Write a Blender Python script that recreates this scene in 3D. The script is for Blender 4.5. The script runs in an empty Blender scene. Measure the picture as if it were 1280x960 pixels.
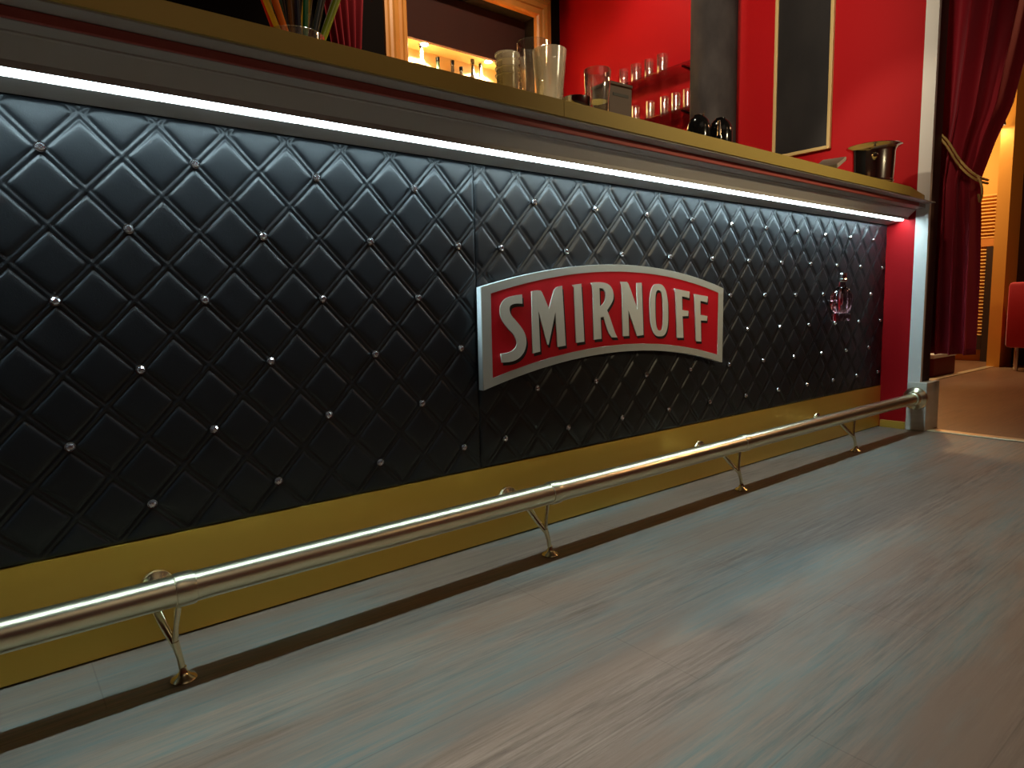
import bpy, bmesh, math, random
import numpy as np
from mathutils import Vector, Matrix, Euler
random.seed(7)
S = bpy.context.scene
COL = S.collection
PI = math.pi

# ------------------------------------------------------------------ materials
def srgb(r, g, b):
    f = lambda c: (c/255/12.92) if c/255 <= .04045 else ((c/255+.055)/1.055)**2.4
    return (f(r), f(g), f(b), 1)

def mat(name, col, rough=.5, metal=0., emis=None, estr=0., trans=0., ior=1.45, spec=.5, sheen=0., sheencol=None, coat=0., bump=None):
    m = bpy.data.materials.new(name); m.use_nodes = True
    n = m.node_tree.nodes; l = m.node_tree.links
    b = n['Principled BSDF']
    b.inputs['Base Color'].default_value = col if len(col) == 4 else (*col, 1)
    b.inputs['Roughness'].default_value = rough
    b.inputs['Metallic'].default_value = metal
    b.inputs['IOR'].default_value = ior
    b.inputs['Specular IOR Level'].default_value = spec
    b.inputs['Transmission Weight'].default_value = trans
    if coat: b.inputs['Coat Weight'].default_value = coat; b.inputs['Coat Roughness'].default_value = .15
    if sheen:
        b.inputs['Sheen Weight'].default_value = sheen; b.inputs['Sheen Roughness'].default_value = .4
        if sheencol: b.inputs['Sheen Tint'].default_value = (*sheencol, 1)
    if emis:
        b.inputs['Emission Color'].default_value = (*emis, 1); b.inputs['Emission Strength'].default_value = estr
    if bump:
        scale, strength, dist = bump
        tc = n.new('ShaderNodeTexCoord'); no = n.new('ShaderNodeTexNoise'); bp = n.new('ShaderNodeBump')
        no.inputs['Scale'].default_value = scale; no.inputs['Detail'].default_value = 4
        bp.inputs['Strength'].default_value = strength; bp.inputs['Distance'].default_value = dist
        l.new(tc.outputs['Object'], no.inputs['Vector']); l.new(no.outputs['Fac'], bp.inputs['Height']); l.new(bp.outputs['Normal'], b.inputs['Normal'])
    return m

def noise_col(m, c1, c2, scale=(4, 4, 4), detail=5, lo=.35, hi=.65, rough=None):
    """mix two colours by a stretched noise in object space"""
    n = m.node_tree.nodes; l = m.node_tree.links; b = n['Principled BSDF']
    tc = n.new('ShaderNodeTexCoord'); mp = n.new('ShaderNodeMapping'); no = n.new('ShaderNodeTexNoise'); cr = n.new('ShaderNodeValToRGB')
    mp.inputs['Scale'].default_value = scale
    no.inputs['Scale'].default_value = 1; no.inputs['Detail'].default_value = detail
    cr.color_ramp.elements[0].position = lo; cr.color_ramp.elements[1].position = hi
    cr.color_ramp.elements[0].color = c1; cr.color_ramp.elements[1].color = c2
    l.new(tc.outputs['Object'], mp.inputs['Vector']); l.new(mp.outputs['Vector'], no.inputs['Vector'])
    l.new(no.outputs['Fac'], cr.inputs['Fac']); l.new(cr.outputs['Color'], b.inputs['Base Color'])
    return m

def floor_mat(name, base, light, dark, teal, rough, warm=None):
    m = mat(name, base, rough); n = m.node_tree.nodes; l = m.node_tree.links; b = n['Principled BSDF']
    tc = n.new('ShaderNodeTexCoord')
    def noise(scale, detail=6, rg=.6, loc=(0, 0)):
        mp = n.new('ShaderNodeMapping'); mp.inputs['Scale'].default_value = scale; mp.inputs['Location'].default_value = (loc[0], loc[1], 0)
        no = n.new('ShaderNodeTexNoise'); no.inputs['Scale'].default_value = 1; no.inputs['Detail'].default_value = detail; no.inputs['Roughness'].default_value = rg
        l.new(tc.outputs['Object'], mp.inputs['Vector']); l.new(mp.outputs['Vector'], no.inputs['Vector']); return no.outputs['Fac']
    def ramp(fac, a, bb, c0=(0, 0, 0, 1), c1=(1, 1, 1, 1)):
        r = n.new('ShaderNodeValToRGB'); r.color_ramp.elements[0].position = a; r.color_ramp.elements[1].position = bb
        r.color_ramp.elements[0].color = c0; r.color_ramp.elements[1].color = c1; l.new(fac, r.inputs['Fac']); return r.outputs['Color']
    def mix(f, a, bb, t='MIX'):
        x = n.new('ShaderNodeMix'); x.data_type = 'RGBA'; x.blend_type = t
        if isinstance(f, float): x.inputs[0].default_value = f
        else: l.new(f, x.inputs[0])
        for s, v in ((6, a), (7, bb)):
            if isinstance(v, tuple): x.inputs[s].default_value = v
            else: l.new(v, x.inputs[s])
        return x.outputs[2]
    grain = ramp(noise((4.5, 85, 1), 9, .78), .36, .66)
    broad = ramp(noise((.9, 7, 1), 4, .6), .38, .64)
    tealf = ramp(noise((.7, 3.6, 1), 5, .65, (3.3, 1.7)), .46, .62)
    c = mix(grain, dark, light)
    c = mix(broad, c, base)
    c = mix(tealf, c, mix(grain, teal, light))
    # plank joints
    br = n.new('ShaderNodeTexBrick'); br.offset = .37; br.inputs['Scale'].default_value = 1
    br.inputs['Brick Width'].default_value = 1.25; br.inputs['Row Height'].default_value = .19; br.inputs['Mortar Size'].default_value = .0012
    br.inputs['Color1'].default_value = (.97, .97, .97, 1); br.inputs['Color2'].default_value = (1.02, 1.01, 1.0, 1); br.inputs['Mortar'].default_value = (.80, .78, .76, 1)
    l.new(tc.outputs['Object'], br.inputs['Vector'])
    c = mix(1., c, br.outputs['Color'], 'MULTIPLY')
    l.new(c, b.inputs['Base Color'])
    bp = n.new('ShaderNodeBump'); bp.inputs['Strength'].default_value = .12; bp.inputs['Distance'].default_value = .001
    l.new(grain, bp.inputs['Height']); l.new(bp.outputs['Normal'], b.inputs['Normal'])
    return m

M = {}
M['leather'] = mat('black_leatherette', (.007, .0080, .0100), .42, spec=.6, bump=(420, .22, .0008))
M['crystal'] = mat('crystal', (.80, .74, .76), .08, metal=.9)
M['crystal_rim'] = mat('crystal_setting', (.55, .53, .52), .2, metal=1.)
M['brass'] = mat('polished_brass', (.88, .79, .54), .29, metal=1., bump=(60, .03, .0006))
M['brass_dark'] = mat('brass_bracket', (.82, .72, .45), .24, metal=1.)
M['kick'] = mat('gold_sheet', (.62, .45, .10), .36, metal=.55)
noise_col(M['kick'], (.78, .47, .07, 1), (.82, .52, .09, 1), (1.2, 8, 8), 3)
M['worktop'] = mat('golden_brown_laminate', srgb(150, 120, 50), .5)
noise_col(M['worktop'], srgb(172, 148, 70), srgb(182, 158, 80), (1.5, 6, 6), 3)
M['moulding'] = mat('grey_brown_moulding', srgb(188, 180, 174), .55)
M['red_reflection'] = mat('painted_red_reflection', srgb(176, 84, 76), .5)  # red reflection on the underside, put into the colour
M['alu'] = mat('aluminium_channel', (.55, .56, .57), .35, metal=.9)
M['led'] = mat('led_diffuser', (.9, .95, 1), .4, emis=(.64, .90, 1.0), estr=50)
M['floor'] = floor_mat('grey_oak_laminate', srgb(136, 114, 96), srgb(152, 133, 117), srgb(98, 79, 64), srgb(102, 126, 124), .5)
M['floor_side'] = floor_mat('brown_oak_laminate', srgb(112, 80, 56), srgb(132, 98, 70), srgb(84, 58, 40), srgb(108, 88, 66), .4)
M['red'] = mat('red_paint', srgb(172, 12, 19), .6, spec=.2, bump=(140, .1, .001))
M['dark'] = mat('black_paint', srgb(15, 10, 10), .9, spec=.1)
M['darkred'] = mat('dark_red_paint', srgb(92, 12, 14), .6)
M['trim'] = mat('pale_trim', srgb(228, 224, 216), .5)
M['jamb'] = mat('brown_jamb', srgb(74, 52, 46), .6)
M['block'] = mat('pale_painted_wood', srgb(178, 172, 158), .5)
noise_col(M['block'], srgb(196, 190, 176), srgb(212, 206, 194), (6, 6, 30), 4)
M['ceiling'] = mat('ceiling_paint', srgb(60, 40, 36), .8)
M['sign_border'] = mat('silver_sign_border', srgb(176, 172, 160), .42)
M['sign_edge'] = mat('white_acrylic_edge', srgb(225, 232, 235), .3)
M['sign_red'] = mat('sign_red', srgb(196, 14, 30), .4)
M['letter'] = mat('cream_letter', srgb(206, 200, 184), .42)
M['black'] = mat('black_ink', (.006, .006, .006), .5)
M['wood_frame'] = mat('golden_pine', srgb(196, 128, 58), .4)
noise_col(M['wood_frame'], srgb(190, 122, 54), srgb(204, 136, 66), (5, 5, 5), 3)
M['header'] = mat('dark_brown_board', srgb(58, 36, 33), .8, spec=.12)
M['cream'] = mat('cream_plaster', srgb(236, 206, 150), .6)
M['niche_shelf'] = mat('pale_wood', srgb(214, 176, 116), .45)
M['spot_lens'] = mat('downlight_lens', (1, .95, .8), .4, emis=(1, .88, .62), estr=60)
M['chrome'] = mat('chrome', (.8, .79, .77), .12, metal=1.)
def thin_glass(name, tint, rough=.03, body=0., bodycol=(1, 1, 1), edge=.25):
    """clear drinkware: see-through, glossier towards its edges, optionally a little cloudy"""
    m = bpy.data.materials.new(name); m.use_nodes = True; n = m.node_tree.nodes; l = m.node_tree.links; n.clear()
    out = n.new('ShaderNodeOutputMaterial'); tr = n.new('ShaderNodeBsdfTransparent'); gl = n.new('ShaderNodeBsdfGlossy'); mx = n.new('ShaderNodeMixShader')
    lw = n.new('ShaderNodeLayerWeight'); lw.inputs['Blend'].default_value = edge
    mr = n.new('ShaderNodeMapRange'); mr.inputs['To Min'].default_value = .045; mr.inputs['To Max'].default_value = .95
    tr.inputs['Color'].default_value = (*tint, 1); gl.inputs['Roughness'].default_value = rough; gl.inputs['Color'].default_value = (.95, .95, .95, 1)
    l.new(lw.outputs['Facing'], mr.inputs['Value']); l.new(mr.outputs['Result'], mx.inputs['Fac'])
    a = tr.outputs[0]
    if body:
        d = n.new('ShaderNodeBsdfTranslucent'); d2 = n.new('ShaderNodeBsdfDiffuse'); m2 = n.new('ShaderNodeMixShader'); m3 = n.new('ShaderNodeMixShader')
        d.inputs['Color'].default_value = (*bodycol, 1); d2.inputs['Color'].default_value = (*bodycol, 1)
        l.new(d.outputs[0], m3.inputs[1]); l.new(d2.outputs[0], m3.inputs[2]); m2.inputs['Fac'].default_value = body
        l.new(a, m2.inputs[1]); l.new(m3.outputs[0], m2.inputs[2]); a = m2.outputs[0]
    l.new(a, mx.inputs[1]); l.new(gl.outputs[0], mx.inputs[2]); l.new(mx.outputs[0], out.inputs['Surface'])
    return m
M['glass'] = thin_glass('clear_glass', (.97, .98, .97), .06, .03, (1, .95, .85), .45)
M['shelf_glass'] = thin_glass('shelf_glass', (.90, .95, .93), .02, 0, (1, 1, 1), .3)
M['frost'] = thin_glass('cloudy_plastic', (.97, .95, .9), .2, .30, (1, .90, .72), .30)
M['bottle_dark'] = mat('dark_bottle_glass', (.03, .025, .02), .08, spec=.6)
M['bottle_green'] = mat('green_bottle_glass', (.03, .07, .03), .08, spec=.6)
M['bottle_label'] = mat('paper_label', srgb(220, 205, 170), .6)
M['column'] = mat('dark_grey_column', srgb(74, 68, 66), .85, spec=.25)
noise_col(M['column'], srgb(50, 45, 44), srgb(68, 62, 60), (9, 9, 5), 6)
M['board'] = mat('blackboard', srgb(44, 40, 40), .5)
noise_col(M['board'], srgb(26, 23, 23), srgb(38, 34, 33), (6, 6, 3), 5)
M['board_frame'] = mat('pale_pine', srgb(206, 176, 116), .45)
M['velvet'] = mat('crimson_velvet', srgb(150, 10, 30), .75, sheen=.5, sheencol=(1., .25, .3), bump=(160, .3, .002))
M['drape'] = mat('crimson_drape', srgb(120, 6, 24), .8, sheen=.08, sheencol=(1., .2, .3))
M['cord'] = mat('gold_cord', srgb(196, 156, 84), .5)
M['steel'] = mat('bucket_steel', (.76, .73, .68), .14, metal=1.)
M['gloss_black'] = mat('glossy_black', (.008, .008, .009), .12)
M['box'] = mat('dark_wood_box', srgb(74, 52, 42), .5)
M['paper'] = mat('pale_grey_card', srgb(178, 168, 156), .5)
M['orange'] = mat('orange_wall_paint', srgb(226, 158, 62), .6)
M['louvre'] = mat('pale_louvre', srgb(232, 190, 110), .5)
M['sofa'] = mat('red_upholstery', srgb(176, 10, 30), .6, sheen=.2)
M['darkwood'] = mat('dark_wood', srgb(48, 32, 24), .5)
M['threshold'] = mat('brass_threshold', (.75, .66, .42), .35, metal=.7)
M['pink_glass'] = mat('smoked_pink_glass', (.72, .36, .42), .03, trans=1., ior=1.48)
M['white'] = mat('white_paint', srgb(214, 214, 208), .5)
for nm, c in dict(yellow=(214, 170, 40), orange=(222, 110, 24), red=(196, 30, 26), olive=(104, 100, 36), green=(30, 110, 60), darkgreen=(22, 58, 44), lime=(150, 178, 52),
                  brown=(122, 84, 40), navy=(20, 26, 52), black=(18, 20, 20), white=(214, 210, 200)).items():
    M['straw_'+nm] = mat('straw_'+nm, srgb(*c), .35)

# ------------------------------------------------------------------ object helpers
def obj(name, bm_or_me, m, parent=None, smooth=False, loc=None):
    if isinstance(bm_or_me, bmesh.types.BMesh):
        me = bpy.data.meshes.new(name); bmesh.ops.recalc_face_normals(bm_or_me, faces=bm_or_me.faces[:]); bm_or_me.to_mesh(me); bm_or_me.free()
    else: me = bm_or_me
    for x in (m if isinstance(m, (list, tuple)) else [m]): me.materials.append(x)
    if smooth:
        me.shade_smooth() if hasattr(me, 'shade_smooth') else None
        try: me.set_sharp_from_angle(angle=math.radians(40))
        except Exception: pass
    o = bpy.data.objects.new(name, me); COL.objects.link(o)
    if parent: o.parent = parent
    if loc: o.location = loc
    return o
def empty(name, loc=(0, 0, 0), rz=0):
    o = bpy.data.objects.new(name, None); COL.objects.link(o); o.empty_display_size = .05
    o.location = loc; o.rotation_euler = (0, 0, rz); return o
def tag(o, label, cat, group=None, kind=None):
    o['label'] = label; o['category'] = cat
    if group: o['group'] = group
    if kind: o['kind'] = kind
    return o
def struct(o, label, cat):
    o['kind'] = 'structure'; o['label'] = label; o['category'] = cat; return o
def add_box(bm, x0, x1, y0, y1, z0, z1, bevel=0, mi=0):
    vs = [bm.verts.new(p) for p in ((x0,y0,z0),(x1,y0,z0),(x1,y1,z0),(x0,y1,z0),(x0,y0,z1),(x1,y0,z1),(x1,y1,z1),(x0,y1,z1))]
    fs = [bm.faces.new([vs[i] for i in f]) for f in ((0,3,2,1),(4,5,6,7),(0,1,5,4),(1,2,6,5),(2,3,7,6),(3,0,4,7))]
    for f in fs: f.material_index = mi
    if bevel:
        es = list({e for f in fs for e in f.edges})
        bmesh.ops.bevel(bm, geom=es, offset=bevel, segments=2, affect='EDGES', profile=.5)
    return bm
def box(x0, x1, y0, y1, z0, z1, bevel=0): return add_box(bmesh.new(), x0, x1, y0, y1, z0, z1, bevel)
def add_lathe(bm, prof, seg=32, c=(0, 0, 0), mi=0, mx=None, close=False):
    """revolve (r, z) pairs about z; r = 0 ends are poled"""
    rings = []
    for r, z in prof:
        if r < 1e-6: rings.append([bm.verts.new((0, 0, z))])
        else: rings.append([bm.verts.new((r*math.cos(2*PI*k/seg), r*math.sin(2*PI*k/seg), z)) for k in range(seg)])
    n = len(rings); allv = [v for r in rings for v in r]
    pairs = [(i, i+1) for i in range(n-1)] + ([(n-1, 0)] if close else [])
    for i, j in pairs:
        a, b = rings[i], rings[j]
        for k in range(seg):
            k2 = (k+1) % seg
            if len(a) == 1 and len(b) == 1: continue
            if len(a) == 1: f = bm.faces.new((a[0], b[k], b[k2]))
            elif len(b) == 1: f = bm.faces.new((a[k], a[k2], b[0]))
            else: f = bm.faces.new((a[k], a[k2], b[k2], b[k]))
            f.material_index = mi
    mt = Matrix.Translation(c) @ (mx if mx else Matrix.Identity(4))
    bmesh.ops.transform(bm, matrix=mt, verts=allv)
    return bm
def lathe(prof, seg=32, **k): return add_lathe(bmesh.new(), prof, seg, **k)
def add_tube(bm, pts, rad, seg=12, cap=True):
    pts = [Vector(p) for p in pts]; rads = rad if isinstance(rad, (list, tuple)) else [rad]*len(pts)
    rings = []; up = None
    for i, p in enumerate(pts):
        d = (pts[min(i+1, len(pts)-1)]-pts[max(i-1, 0)]).normalized()
        if up is None:
            up = Vector((0, 0, 1)) if abs(d.z) < .9 else Vector((1, 0, 0))
        a = d.cross(up).normalized(); b = a.cross(d).normalized(); up = b
        rings.append([bm.verts.new(p+rads[i]*(math.cos(2*PI*k/seg)*a+math.sin(2*PI*k/seg)*b)) for k in range(seg)])
    for r, s in zip(rings, rings[1:]):
        for k in range(seg): bm.faces.new((r[k], r[(k+1) % seg], s[(k+1) % seg], s[k]))
    if cap: bm.faces.new(rings[0][::-1]); bm.faces.new(rings[-1])
    return bm
def tube(pts, rad, seg=12, cap=True): return add_tube(bmesh.new(), pts, rad, seg, cap)
def extrude_x(prof, x0, x1):
    """closed (y, z) outline extruded along x"""
    bm = bmesh.new()
    a = [bm.verts.new((x0, y, z)) for y, z in prof]; b = [bm.verts.new((x1, y, z)) for y, z in prof]
    n = len(prof)
    for i in range(n): bm.faces.new((a[i], a[(i+1) % n], b[(i+1) % n], b[i]))
    bm.faces.new(a[::-1]); bm.faces.new(b); return bm
def prism_xy(poly, z0, z1):
    bm = bmesh.new(); n = len(poly)
    a = [bm.verts.new((x, y, z0)) for x, y in poly]; b = [bm.verts.new((x, y, z1)) for x, y in poly]
    for i in range(n): bm.faces.new((a[i], a[(i+1) % n], b[(i+1) % n], b[i]))
    bm.faces.new(a[::-1]); bm.faces.new(b); return bm
def plate_mesh(outlines, depth, y, bevel=0.):
    """(x, z) outlines with holes, a plate of that depth whose front is at y (facing -y)"""
    cu = bpy.data.curves.new('outline', 'CURVE'); cu.dimensions = '2D'; cu.fill_mode = 'BOTH'; cu.extrude = depth/2-bevel; cu.bevel_depth = bevel; cu.bevel_resolution = 1
    if bevel: cu.offset = -bevel
    for o in outlines:
        sp = cu.splines.new('POLY'); sp.points.add(len(o)-1); sp.use_cyclic_u = True
        for p, (x, z) in zip(sp.points, o): p.co = (x, z, 0, 1)
    ob = bpy.data.objects.new('outline', cu); COL.objects.link(ob)
    bpy.context.view_layer.update()
    me = bpy.data.meshes.new_from_object(ob.evaluated_get(bpy.context.evaluated_depsgraph_get()))
    bpy.data.objects.remove(ob); bpy.data.curves.remove(cu)
    me.transform(Matrix.Translation((0, y+depth/2, 0)) @ Matrix.Rotation(PI/2, 4, 'X'))
    me.materials.clear()
    return me
def smooth_closed(pts, it=2):
    """corner-cutting for traced outlines, keeping sharp corners"""
    for _ in range(it):
        out = []; n = len(pts)
        for i in range(n):
            p0, p, p1 = pts[i-1], pts[i], pts[(i+1) % n]
            a = Vector((p[0]-p0[0], p[1]-p0[1])); b = Vector((p1[0]-p[0], p1[1]-p[1]))
            if a.length == 0 or b.length == 0 or a.angle(b) > math.radians(38): out.append(p)
            else:
                out.append((p[0]-.25*a.x, p[1]-.25*a.y)); out.append((p[0]+.25*b.x, p[1]+.25*b.y))
        pts = out
    return pts

# ------------------------------------------------------------------ setting
XW = 3.38            # partition wall's face at the bar's far end
YB = 2.30            # back bar wall
CEIL = 3.2
def slab(name, m, x0, x1, y0, y1, z0, z1, label, cat):
    return struct(obj(name, box(x0, x1, y0, y1, z0, z1), m), label, cat)
slab('floor', M['floor'], -3, 3.425, -4.5, 2.9, -.05, 0, 'grey oak laminate floor in front of the bar', 'floor')
slab('floor_side', M['floor_side'], 3.425, 9, -4.5, 3.4, -.05, 0, 'brown wood floor beyond the threshold strip', 'floor')
slab('ceiling', M['ceiling'], -3, 9, -4.5, 3.4, CEIL, CEIL+.05, 'dark ceiling above the bar room', 'ceiling')
slab('wall_front', M['darkred'], -3, 9, -4.6, -4.5, 0, CEIL, 'dark red wall across the room from the bar', 'wall')
slab('wall_left', M['darkred'], -3.1, -3, -4.5, 2.9, 0, CEIL, 'dark wall at the near end of the bar', 'wall')
# back bar wall with an opening for the lit niche
OX0, OX1, OZ0, OZ1 = 2.08, 3.13, 1.95, 2.66
bm = bmesh.new()
add_box(bm, -3, OX0, YB, YB+.1, 0, CEIL); add_box(bm, OX1, XW, YB, YB+.1, 0, CEIL)
add_box(bm, OX0, OX1, YB, YB+.1, 0, OZ0); add_box(bm, OX0, OX1, YB, YB+.1, OZ1, CEIL)
struct(obj('wall_back', bm, M['dark']), 'black wall behind the bar around the lit niche', 'wall')
slab('wall_right', M['red'], XW, XW+.12, -.125, YB+.0999, 0, CEIL, 'bright red partition wall at the far end of the bar', 'wall')
slab('trim_1', M['trim'], XW-.0005, XW+.022, -.180, -.1252, .2352, CEIL, 'pale upright trim on the edge of the red partition', 'trim')
slab('trim_5', M['jamb'], XW+.0222, XW+.125, -.176, -.1252, .2352, CEIL, 'dark brown doorway jamb behind the pale trim', 'trim')
# low block at the trim's foot that takes the foot rail
bm = box(XW-.005, XW+.16, -.212, -.125, 0, .235, .004)
struct(obj('trim_2', bm, M['block']), 'pale square block at the foot of the upright trim', 'trim')
struct(obj('baseboard_right', box(XW-.012, XW, -.125, -.01, 0, .036, .002), M['kick']), 'small gold skirting under the red partition end', 'baseboard')

# niche behind the framed opening
slab('wall_niche', M['cream'], OX0-.3, OX1+.25, 2.60, 2.65, 1.8, 2.75, 'cream rear wall of the lit bottle niche', 'wall')
nb = bmesh.new()
add_box(nb, OX0-.3, OX1+.2, YB+.1, 2.60, 1.99, 2.03)
struct(obj('trim_3', nb, M['niche_shelf']), 'pale ledge inside the lit niche under the bottles', 'trim')
nb = bmesh.new(); add_box(nb, OX0-.3, OX1+.2, YB+.14, 2.60, 2.362, 2.40)
struct(obj('ceiling_niche', nb, M['cream']), 'cream underside of the lit niche', 'ceiling')
nb = bmesh.new(); add_box(nb, OX0-.35, OX0-.3, YB+.1, 2.65, 1.9, 2.75); add_box(nb, OX1+.2, OX1+.25, YB+.1, 2.60, 1.9, 2.75)
struct(obj('wall_niche_side', nb, M['cream']), 'cream side cheeks of the lit niche', 'wall')
hb = obj('header_board', box(OX0-.05, OX1+.05, YB+.11, YB+.14, 2.35, 2.7, .003), M['header'])
tag(hb, 'dark brown board hanging across the top of the lit niche', 'board')

# golden moulded frame round the opening
fr = empty('wooden_frame', ((OX0+OX1)/2, YB, OZ0)); tag(fr, 'golden moulded wooden frame around the lit niche', 'frame')
FW = .145
def frame_prof(): return [(0, 0), (0, -.03), (.012, -.042), (.03, -.042), (.036, -.032), (.055, -.03), (.062, -.04), (.09, -.044), (.1, -.034), (.118, -.03), (.128, -.022), (FW, -.02), (FW, 0)]
def frame_side(axis, at, a, b, sgn, ma, mb):
    """moulded rail; axis 'z' upright at x=at, widening outward by sgn; ends mitred"""
    bm = bmesh.new(); A = []; B = []
    for w, y in frame_prof():
        if axis == 'z':
            A.append(bm.verts.new((at+sgn*w, YB+y, a-ma*w))); B.append(bm.verts.new((at+sgn*w, YB+y, b+mb*w)))
        else:
            A.append(bm.verts.new((a-ma*w, YB+y, at+sgn*w))); B.append(bm.verts.new((b+mb*w, YB+y, at+sgn*w)))
    n = len(A)
    for i in range(n): bm.faces.new((A[i], A[(i+1) % n], B[(i+1) % n], B[i]))
    bm.faces.new(A); bm.faces.new(B[::-1])
    bmesh.ops.translate(bm, vec=-fr.location, verts=bm.verts)
    return bm
obj('stile', frame_side('z', OX0, OZ0, OZ1, -1, 1, 1), M['wood_frame'], fr)
obj('stile', frame_side('z', OX1, OZ0, OZ1, 1, 1, 1), M['wood_frame'], fr)
obj('top_rail', frame_side('x', OZ1, OX0, OX1, 1, 1, 1), M['wood_frame'], fr)
obj('bottom_rail', frame_side('x', OZ0, OX0, OX1, -1, 1, 1), M['wood_frame'], fr)

# downlights in the niche
for i, (x, y) in enumerate(((2.327, 2.475), (2.85, 2.475))):
    d = empty('niche_downlight', (x, y, 2.362))
    tag(d, ['small glowing downlight in the niche nearer the left frame post', 'small glowing downlight in the niche above the stacked cups'][i], 'lamp', 'niche downlights')
    obj('bezel', lathe([(.026, -.001), (.038, -.001), (.04, -.006), (.036, -.01), (.026, -.008)], 24, close=True), M['chrome'], d, True)
    obj('lens', lathe([(0, -.012), (.018, -.011), (.026, -.006), (.026, 0), (0, 0)], 24), M['spot_lens'], d, True)
    L = bpy.data.lights.new('niche_spot', 'SPOT'); L.energy = 300; L.color = (1, .80, .50); L.spot_size = math.radians(125); L.spot_blend = .4; L.shadow_soft_size = .02
    lo = bpy.data.objects.new('niche_spot', L); COL.objects.link(lo); lo.location = (x, y+.012, 2.346); lo.rotation_euler = (math.radians(12), 0, 0)

# ------------------------------------------------------------------ bar counter
LX0, LX1 = -1.4, XW
bar = empty('bar_counter', (.9, 0, 0)); bar_off = Vector((-.9, 0, 0))
tag(bar, 'long bar counter with black quilted front under an overhanging golden worktop', 'bar counter')
def bpart(name, bm, m, smooth=False, parent=bar):
    if isinstance(bm, bmesh.types.BMesh): bmesh.ops.translate(bm, vec=bar_off, verts=bm.verts)
    else: bm.transform(Matrix.Translation(bar_off))
    return obj(name, bm, m, parent, smooth)
JX = 1.01
o = bpart('worktop', prism_xy([(LX0, -.213), (JX-.0008, -.213), (JX-.0008, .46), (LX0, .46)], 1.0765, 1.1135), M['worktop'])
o = bpart('worktop', prism_xy([(JX+.0008, -.213), (3.06, -.213), (XW-.001, -.158), (XW-.001, .46), (JX+.0008, .46)], 1.0765, 1.1135), M['worktop'])
# stepped underside: (y, z) outline
bpart('underside_moulding', extrude_x([(-.206, 1.0765), (-.206, 1.0735), (-.168, 1.0725), (-.163, 1.0725), (-.163, 1.0545), (-.128, 1.0525), (-.128, 1.0495), (-.122, 1.0485),
      (-.093, 1.020), (-.093, 1.0085), (-.0905, 1.0085), (-.0905, 1.0185), (-.062, 1.0185), (-.062, 1.0035), (-.006, .9945), (-.001, .9945), (-.001, 1.0765)], LX0, XW-.001), M['moulding'])
bpart('red_reflection_strip', extrude_x([(-.163, 1.0555), (-.168, 1.0555), (-.169, 1.0570), (-.169, 1.0700), (-.168, 1.0715), (-.163, 1.0715)], LX0, XW-.09), M['red_reflection'])  # added strip carrying the painted reflection of the red room
bpart('carcass', box(LX0, XW-.002, .012, .44, .02, 1.0765), M['dark'])
bpart('kick_plate', extrude_x([(0, .004), (-.004, .004), (-.004, .2080), (.012, .2082), (.012, .004)], LX0, XW-.001), M['kick'])

def quilt(name, x0, x1, xs, z1, P, H, res):
    """quilted panel: pillows between double-stitched diagonals; studs sit on every second crossing"""
    Z0, Z1 = .209, .993
    nx = int((x1-x0)/res)+1; nz = int((Z1-Z0)/res)+1
    X, Z = np.meshgrid(np.linspace(x0, x1, nx), np.linspace(Z0, Z1, nz))
    u = (X-xs)/P+(Z-z1)/H; v = (X-xs)/P-(Z-z1)/H
    s = 1/math.sqrt(1/P**2+1/H**2)
    a = np.abs(u-np.round(u))*s; b = np.abs(v-np.round(v))*s
    g = .0055
    pil = lambda t: 1-np.exp(-np.maximum(t-g, 0)/.0040)
    h = .0040*pil(a)*pil(b)
    st = lambda t: np.exp(-((t-g)/.0016)**2)           # two stitched grooves each side of a seam
    h = h+.0020*np.exp(-(np.minimum(a, b)/.0040)**2)-.0012*np.maximum(st(a)*(1-.6*np.exp(-(b/.007)**2)), st(b)*(1-.6*np.exp(-(a/.007)**2)))
    along_u = np.cos(v*s/.0062*2*PI/1.0); along_v = np.cos(u*s/.0062*2*PI/1.0)
    edge = np.minimum.reduce([X-x0, x1-X, Z-Z0, Z1-Z])
    h = h*np.clip(edge/.006, 0, 1)
    Y = -h
    co = np.stack([X-.9, Y, Z], -1).reshape(-1, 3)
    idx = np.arange(nx*nz).reshape(nz, nx)
    q = np.stack([idx[:-1, :-1], idx[:-1, 1:], idx[1:, 1:], idx[1:, :-1]], -1).reshape(-1, 4)
    # rim so that the panel has thickness
    base = len(co); rim = np.concatenate([idx[0, :], idx[1:, -1], idx[-1, -2::-1], idx[-2:0:-1, 0]])
    rc = co[rim].copy(); rc[:, 1] = .011
    co = np.concatenate([co, rc]); n = len(rim); k = np.arange(n)
    rq = np.stack([rim, base+k, base+(k+1) % n, np.roll(rim, -1)], -1)
    q = np.concatenate([q, rq])
    me = bpy.data.meshes.new(name)
    me.vertices.add(len(co)); me.vertices.foreach_set('co', co.astype(np.float32).ravel())
    me.loops.add(q.size); me.loops.foreach_set('vertex_index', q.astype(np.int32).ravel())
    me.polygons.add(len(q)); me.polygons.foreach_set('loop_start', (np.arange(len(q))*4).astype(np.int32))
    me.update(calc_edges=True); me.validate()
    me.polygons.foreach_set('use_smooth', np.ones(len(me.polygons), dtype=bool))
    return obj(name, me, M['leather'], bar)
SEAM = .895
panel_a = quilt('padded_panel', -.72, SEAM-.0006, 0., .9145, .12, .1279, .0026)
panel_b = quilt('padded_panel', SEAM+.0006, XW-.0015, 1.0942, .9145, .1179, .1273, .0036)

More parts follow.
